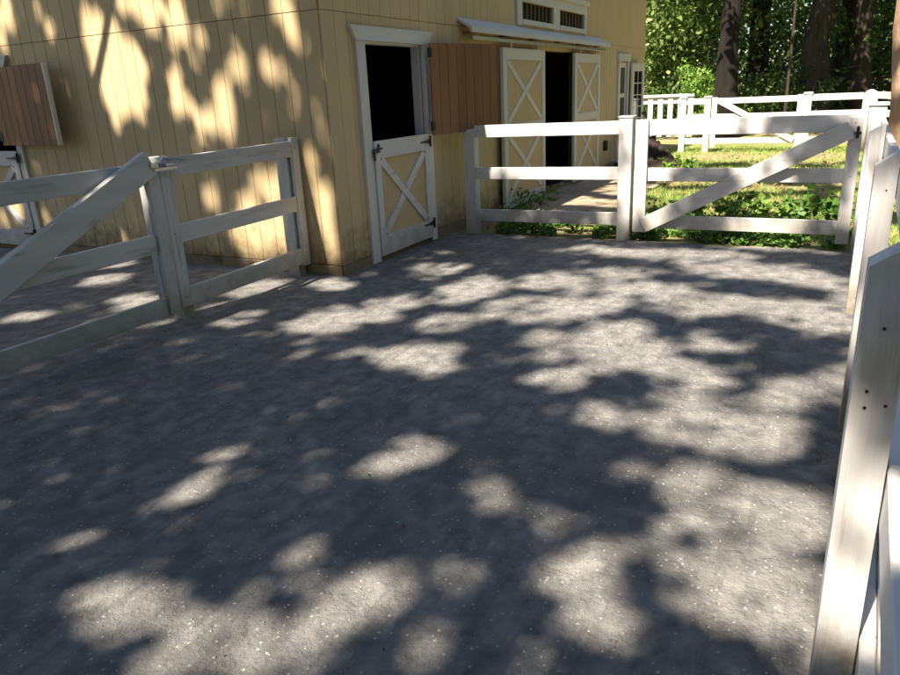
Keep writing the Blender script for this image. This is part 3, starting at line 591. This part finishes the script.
# ---------------------------------------------------------------- shade trees over the yard: the crowns that throw the dapples
GROUND_GAPS = [(-1.28, -0.8, 0.33, 0.23, 3.14, 1), (-0.86, -1.01, 0.37, 0.17, 3.13, 1), (-0.11, -1.44, 0.34, 0.23, -3.09, 1), (-1.8, -1.81, 0.23, 0.16, 1.4, 1), (-1.69, -1.96, 0.2, 0.11, -2.6, 1), (0.56, -0.78, 0.27, 0.21, 1.52, 0.6), (0.44, -2.04, 0.32, 0.21, 2.43, 1), (-0.37, -1.98, 0.24, 0.13, 2.56, 0.7), (-0.69, -2.15, 0.14, 0.13, 1.59, 0.6), (-1.03, -1.71, 0.17, 0.15, 2.8, 0.5), (1.76, -2.91, 0.6, 0.24, 1.66, 0.9), (1.83, -2.07, 0.28, 0.2, 1.46, 0.6), (0.86, -2.54, 0.3, 0.2, 1.88, 0.6), (1.27, -3.63, 0.48, 0.28, 1.72, 1), (1.06, -4.22, 0.24, 0.16, 2.16, 0.9), (0.41, -2.77, 0.41, 0.2, 1.89, 1), (-0.29, -2.55, 0.42, 0.28, 2.47, 1), (-0.92, -2.87, 0.29, 0.17, 2.6, 1), (-1.11, -2.55, 0.13, 0.1, -2.8, 1), (0.11, -3.78, 0.7, 0.25, 1.77, 1), (-0.15, -4.28, 0.25, 0.21, -3.04, 0.9), (-0.84, -3.62, 0.2, 0.16, 2.37, 0.6), (-1.21, -3.09, 0.34, 0.22, 2.57, 1), (-1.44, -2.65, 0.11, 0.1, 1.94, 0.8), (-1.82, -2.86, 0.13, 0.11, 2.0, 0.8), (-1.45, -3.57, 0.18, 0.13, 1.15, 1), (-2.14, -3.37, 0.22, 0.16, 2.13, 0.7), (-2.14, -3.9, 0.3, 0.21, 1.91, 1), (-1.53, -4.17, 0.24, 0.17, 2.59, 0.75), (-1.83, -3.68, 0.25, 0.12, 2.01, 0.6), (-1.33, -3.36, 0.19, 0.14, 2.11, 0.8), (0.18, -3.21, 0.24, 0.18, 2.04, 0.7), (-2.9, -4.17, 0.25, 0.15, 3.08, 1), (-2.81, -3.85, 0.26, 0.15, 2.89, 0.8), (-3.44, -4.12, 0.17, 0.15, -2.53, 0.85), (-3.53, -3.95, 0.1, 0.08, 2.8, 0.8), (-3.52, -3.54, 0.17, 0.1, 2.72, 1), (-3.73, -3.67, 0.13, 0.09, -2.98, 0.85), (-3.84, -3.79, 0.08, 0.06, -3.06, 0.7), (-3.28, -3.34, 0.08, 0.05, 1.58, 0.6), (-3.28, -3.81, 0.13, 0.08, 2.08, 0.75), (-3.23, -4.04, 0.16, 0.13, 1.84, 0.85), (-2.67, -3.64, 0.14, 0.11, 2.27, 0.5), (-3.15, -2.39, 0.1, 0.06, 2.97, 0.9), (-2.95, -2.51, 0.1, 0.07, -2.48, 0.9), (-2.94, -2.64, 0.09, 0.05, 1.91, 0.5), (-3.36, -2.21, 0.07, 0.05, -3.02, 0.6), (-3.11, -3.02, 0.16, 0.06, -2.73, 0.45), (-3.24, -3.28, 0.07, 0.05, 1.45, 0.6), (-3.87, -2.53, 0.06, 0.04, 2.89, 0.9), (-3.71, -3.16, 0.07, 0.05, -2.84, 0.6), (-3.96, -2.89, 0.15, 0.1, 2.9, 1), (-4.03, -2.66, 0.05, 0.04, 0.87, 1), (-4.27, -2.78, 0.12, 0.08, 0.88, 1), (-4.13, -3.22, 0.07, 0.05, 2.75, 0.55), (-4.17, -2.62, 0.11, 0.05, 0.9, 0.6), (-3.26, -1.65, 0.08, 0.06, 2.75, 0.7), (-3.57, -1.69, 0.08, 0.06, -2.79, 0.75), (-3.73, -1.74, 0.12, 0.07, 2.53, 0.85), (-3.89, -1.93, 0.05, 0.03, 1.37, 0.7), (-4.19, -1.57, 0.07, 0.03, 2.45, 0.6), (-3.99, -2.31, 0.04, 0.04, -2.56, 0.7), (-4.18, -2.04, 0.04, 0.03, 2.1, 0.8), (-4.4, -2.1, 0.21, 0.07, 1.62, 1), (-4.33, -2.23, 0.11, 0.09, 1.07, 1), (-4.45, -2.48, 0.15, 0.09, 2.83, 1), (-4.34, -2.68, 0.13, 0.06, 0.95, 0.9), (-3.79, -0.51, 0.05, 0.03, 2.14, 0.9), (-4.03, -1.07, 0.07, 0.04, 2.33, 0.4), (-0.29, -0.03, 0.18, 0.12, 1.09, 1), (-0.64, 0.5, 0.28, 0.15, -3.04, 0.9), (-2.06, 1.9, 0.16, 0.11, 2.32, 0.9), (-1.18, 0.41, 0.19, 0.1, 2.83, 0.7)]
WALL_GAPS = [(1.73, 2.48, 0.26, 0.17, 1.62, 1), (1.86, 1.8, 0.28, 0.16, 1.64, 0.8), (4.37, 2.77, 0.26, 0.16, 1.9, 0.9), (4.55, 2.45, 0.16, 0.11, 2.82, 0.9), (3.79, 2.79, 0.12, 0.07, 1.74, 0.9), (3.65, 2.54, 0.14, 0.07, 1.65, 0.9), (0.37, 2.46, 0.17, 0.16, 1.2, 1), (0.29, 2.22, 0.12, 0.08, 1.77, 1), (1.07, 2.58, 0.15, 0.08, -3.09, 1), (0.67, 1.99, 0.15, 0.1, 1.65, 1), (0.49, 1.93, 0.12, 0.07, 1.78, 1), (1.01, 2.0, 0.2, 0.13, 1.68, 0.6), (1.28, 1.65, 0.29, 0.19, 1.72, 1), (1.55, 1.5, 0.21, 0.14, 1.93, 0.7), (0.79, 0.87, 0.24, 0.2, 2.8, 1), (1.12, 0.43, 0.39, 0.32, 2.53, 1), (0.72, 0.39, 0.26, 0.16, 1.71, 1), (0.15, 0.61, 0.47, 0.11, 1.48, 1), (0.24, 1.14, 0.15, 0.07, 1.62, 0.7), (1.59, 0.73, 0.18, 0.14, 2.7, 0.6), (2.56, 0.25, 0.19, 0.1, 1.7, 0.9), (2.95, 0.03, 0.14, 0.07, 2.96, 1), (3.13, 0.17, 0.13, 0.08, 2.06, 0.7), (4.99, 0.53, 0.2, 0.17, 2.82, 0.9), (5.3, 0.36, 0.14, 0.13, 2.71, 0.8), (4.43, 0.39, 0.15, 0.1, 1.63, 0.8), (1.46, 2.21, 0.19, 0.13, 1.92, 0.4), (0.11, 1.51, 0.23, 0.06, 1.52, 0.4)]
WALL_POLYS = [[(3.1, 2.9), (3.12, 1.96), (3.0, 1.64), (2.87, 1.28), (2.71, 1.52), (2.58, 1.59), (2.48, 1.57), (2.41, 1.36), (2.15, 2.16), (2.31, 2.32), (2.56, 2.5), (2.93, 2.73)], [(2.79, 2.88), (2.39, 2.58), (2.19, 2.43), (2.02, 2.32), (1.82, 2.78)]]
def ell_r(u, v, e, grow):
    c, s_ = math.cos(e[4]), math.sin(e[4]); du, dv = u - e[0], v - e[1]; return np.sqrt(((du * c + dv * s_) / (e[2] + grow)) ** 2 + ((-du * s_ + dv * c) / (e[3] + grow)) ** 2)
def in_poly(u, v, P):
    r = np.zeros(len(u), bool); j = len(P) - 1
    for i in range(len(P)):
        (xi, yi), (xj, yj) = P[i], P[j]; c = ((yi > v) != (yj > v)) & (u < (xj - xi) * (v - yi) / (yj - yi + 1e-12) + xi); r ^= c; j = i
    return r
OD = 8.
for _ in range(60): GROUND_GAPS.append((random.uniform(-9, 3), random.choice((random.uniform(-8, -4.8), random.uniform(.8, 7.5))), random.uniform(.08, .35), random.uniform(.06, .2), random.uniform(0, 3), random.choice((.6, .8, 1))))
for _ in range(60): GROUND_GAPS.append((random.uniform(-4.6, 1.8), random.uniform(-4.3, 1.8), random.uniform(.04, .12), random.uniform(.03, .08), random.uniform(0, 3), random.uniform(.05, .2)))
GROUND_GAPS += [(-3.54, -4.40, .24, .17, 0, .75), (-1.25, -4.50, .4, .14, 0, .55), (.75, -4.55, .5, .16, 0, .9), (-1.5, -.0, .2, .12, 0, .8)]
N_ = 250000
gxv = rng.uniform(-11, 3.6, N_); gxv[200000:] = rng.uniform(3.6, 11, 50000); gyv = rng.uniform(-9, 10, N_); gyv[200000:] = rng.uniform(-6, -.3, 50000); hv = rng.uniform(0, 1, N_)
base = 8.0 + 3.6 * np.clip((gxv + 5) / 4, 0, 1) + .8 * np.sin(gxv * 1.3 + 2 * gyv) + .6 * np.sin(gyv * 1.9)
hv = base + hv * 4.5
tt = hv / SUN.z
Px = np.stack([gxv + SUN.x * tt, gyv + SUN.y * tt, hv], 1)
tw = gxv / -SUN.x; yw = gyv + SUN.y * tw; zw = SUN.z * tw
wall = (gxv > 0) & (yw > 0) & (zw < 4.2)
keep = np.ones(N_); jx, jy = rng.normal(0, .018, N_), rng.normal(0, .018, N_)
thru = np.zeros(N_)                                       # how much sun each spot gets
fine = np.array([mn.noise(Vector((a * 5, b * 5, 3))) for a, b in zip(gxv, gyv)])
for e in GROUND_GAPS: thru = np.maximum(thru, np.where(wall, 0, e[5] * np.clip((1.2 + .45 * fine - ell_r(gxv + jx, gyv + jy, e, (.034 if e[5] > .84 else .012) + .045 * min(1, max(0, (e[0] + 4) / 3)))) / .6, 0, .985)))
for e in WALL_GAPS: thru = np.maximum(thru, np.where(wall, e[5] * np.clip((1.12 - ell_r(yw + jx, zw + jy, e, .0)) / .45, 0, .985), 0))
keep = np.clip(-np.log(np.maximum(thru, 1e-5)) / OD, 0, 1)
for p in WALL_POLYS: k = in_poly(yw + jx, zw + jy, p) & wall; keep[k] = 0
lump = np.array([mn.noise(Vector((a * 1.5, b * 1.1, 8))) for a, b in zip(gxv, gyv)])
k = (gxv > 2.2) & (gyv < -.1) & ~wall; keep[k] *= np.where(lump[k] > np.where((gyv[k] > -2.5) & (gxv[k] < 3.1), -.06, .12), .6, .03)
keep[(gyv < -6)] *= .5
sel = rng.uniform(size=N_) < keep; Px = Px[sel]
shade = [(-11.5, 5.2, .32, 'shade tree out of frame whose crown dapples the far end of the side wall'), (-12.4, -3.2, .34, 'shade tree out of frame behind the camera, dappling the near stone dust'), (-3.0, 4.05, .22, 'shade tree out of frame whose trunk throws a straight shadow on the side wall'), (-13.0, 1.6, .28, 'shade tree out of frame whose crown dapples the middle of the yard')]
cen = np.array([(s[0] + (2.6 if i in (1, 3) else 0), s[1]) for i, s in enumerate(shade)]); own = np.argmin(((Px[:, None, :2] - cen[None]) ** 2).sum(2) + rng.normal(0, 2.5, (len(Px), 4)), 1)
for i, (x, y, r, lab) in enumerate(shade):
    root = empty('shade_tree', (x, y, 0), lab, 'tree', 'shade trees over the yard'); P = Px[own == i]
    mb, pts, rad = trunk_mb(x, y, 13, r)
    random.seed(40 + i)
    for k in range(9):
        j = random.randint(4, 9); e = Vector(P[random.randrange(len(P))])
        mb.tube(wander(pts[j], e, 4, .2), [rad[j] * f for f in (.3, .2, .12, .07, .03)], 6, .05)
    mb.build('trunk', M['bark'], root, True)
    link('crown', leaf_mesh('crown', P, .12, .23, .7, .7, off=(x, y, 0)), M['leaf_shade'], root)

# ---------------------------------------------------------------- grass, weeds, litter
n = 110000
gx_ = rng.uniform(2.7, 15, n); gy_ = rng.uniform(-6.5, .9, n)
dn = np.array([mn.noise(Vector((x * .45, y * .6, 1))) for x, y in zip(gx_, gy_)])
sel = (dn + rng.uniform(-.3, .3, n) > -.05) & ~((gy_ > -1.35) & (gx_ < 9.2)) & ~((gy_ > -.1) & (gx_ < 12.8)); gx_, gy_ = gx_[sel], gy_[sel]; n = len(gx_)
hgt = rng.uniform(.03, .09, n); az = rng.uniform(0, 6.28, n); wd = rng.uniform(.004, .009, n); ln = rng.normal(0, .4, (n, 2)) * hgt[:, None]
b0 = np.stack([gx_ - np.cos(az) * wd, gy_ - np.sin(az) * wd, np.zeros(n)], 1); b1 = np.stack([gx_ + np.cos(az) * wd, gy_ + np.sin(az) * wd, np.zeros(n)], 1); tp = np.stack([gx_ + ln[:, 0], gy_ + ln[:, 1], hgt], 1)
tag(link('grass', quads_mesh('grass', np.stack([b0, b1, tp], 1), 3), M['grass']), 'patchy sunlit grass on the lawn beyond the gate', 'grass', kind='stuff')
n = 2600; P = np.stack([rng.uniform(2.6, 15, n), rng.uniform(-6.5, -.3, n), rng.uniform(.012, .04, n)], 1)
tag(link('leaf_litter', leaf_mesh('leaf_litter', P, .04, .1, 3), M['litter']), 'dry fallen leaves on the lawn', 'leaves', kind='stuff')
def weeds_at(n, x0, x1, y0, y1, zmax, lo, hi):
    x, y = rng.uniform(x0, x1, n), rng.uniform(y0, y1, n); h = np.array([.5 + mn.noise(Vector((a * 1.6, b * 1.6, 4))) for a, b in zip(x, y)]); k = h > .32; x, y, h = x[k], y[k], h[k]
    return np.stack([x, y, .015 + rng.uniform(0, 1, len(x)) ** .8 * zmax * h], 1)
P = np.concatenate([weeds_at(5200, 2.42, 3.2, -4.4, -.55, .22, 0, 0), weeds_at(1500, 3.0, 4.6, -4.8, -1.7, .16, 0, 0), weeds_at(500, 3.6, 5.3, -.5, -.05, .3, 0, 0), weeds_at(300, 6.8, 9.0, -1.9, -1.3, .25, 0, 0)])
tag(link('low_weeds', leaf_mesh('low_weeds', P, .035, .085, 1.2, .75), M['weed']), 'low weeds along the foot of the far fence and gate', 'weeds', kind='stuff')
def weed_plant(x, y, h, n, s, lf, label):
    root = empty('leafy_weed', (x, y, 0), label, 'weed', 'leafy weeds beyond the gate'); st = MB(); P = []
    for k in range(max(4, n // 9)):
        a = random.uniform(0, 6.28); t = Vector((x + math.cos(a) * h * random.uniform(.1, .8), y + math.sin(a) * h * random.uniform(.1, .8), h * random.uniform(.6, 1.05)))
        st.tube([(x, y, 0), (x * .4 + t.x * .6, y * .4 + t.y * .6, t.z * .7), tuple(t)], [.006, .005, .003], 5)
        for q in range(9): f = random.uniform(.45, 1.05); P.append((x + (t.x - x) * f + random.gauss(0, .025), y + (t.y - y) * f + random.gauss(0, .025), t.z * f + random.gauss(0, .012)))
    st.build('stem', M['weed'], root)
    link('foliage', leaf_mesh('foliage', np.array(P), s * .7, s * 1.2, 1.6, .8, off=(x, y, 0)), M[lf], root)
for x, y, h, n, s, lf, lab in (
    (2.62, -2.42, .22, 40, .09, 'leaf_lime', 'small bright weed at the foot of the gate post'),
    (3.75, -2.75, .34, 70, .13, 'leaf_lime', 'bright broad-leaved weed behind the lower left of the gate brace'),
    (3.9, -3.15, .36, 80, .13, 'leaf_lime', 'broad-leaved weed in sun left of the middle of the gate'),
    (3.6, -3.5, .40, 80, .12, 'leaf_lime', 'leafy weed behind the middle of the gate'),
    (3.7, -3.9, .42, 90, .12, 'weed', 'tall leafy weed behind the right half of the gate'),
    (3.5, -4.25, .40, 90, .13, 'weed', 'dense dark weed at the right end of the gate'),
    (2.75, -3.3, .20, 60, .07, 'weed', 'low weed in front of the gate\'s bottom rail'),
    (7.9, -1.55, .42, 60, .13, 'leaf_lime', 'yellow green weed seen between the gate post and the sliding door'),
    (2.75, -1.5, .26, 70, .08, 'leaf_dark', 'dark weed under the bottom rail of the fence section'),
    (9.1, -1.75, .3, 40, .12, 'leaf_lime', 'pale green weed before the heap of old lumber')): weed_plant(x, y, h, n, s, lf, lab)

n = 70; P = np.stack([rng.uniform(-4.8, 2.2, n), rng.uniform(-4.2, .2, n), np.zeros(n)], 1); P[:, 2] = [yard_z(a, b) + .006 for a, b in P[:, :2]]
tag(link('yard_litter', leaf_mesh('yard_litter', P, .012, .03, 4), M['twig_bits']), 'bits of dry leaf scattered on the stone dust', 'leaves', kind='stuff')
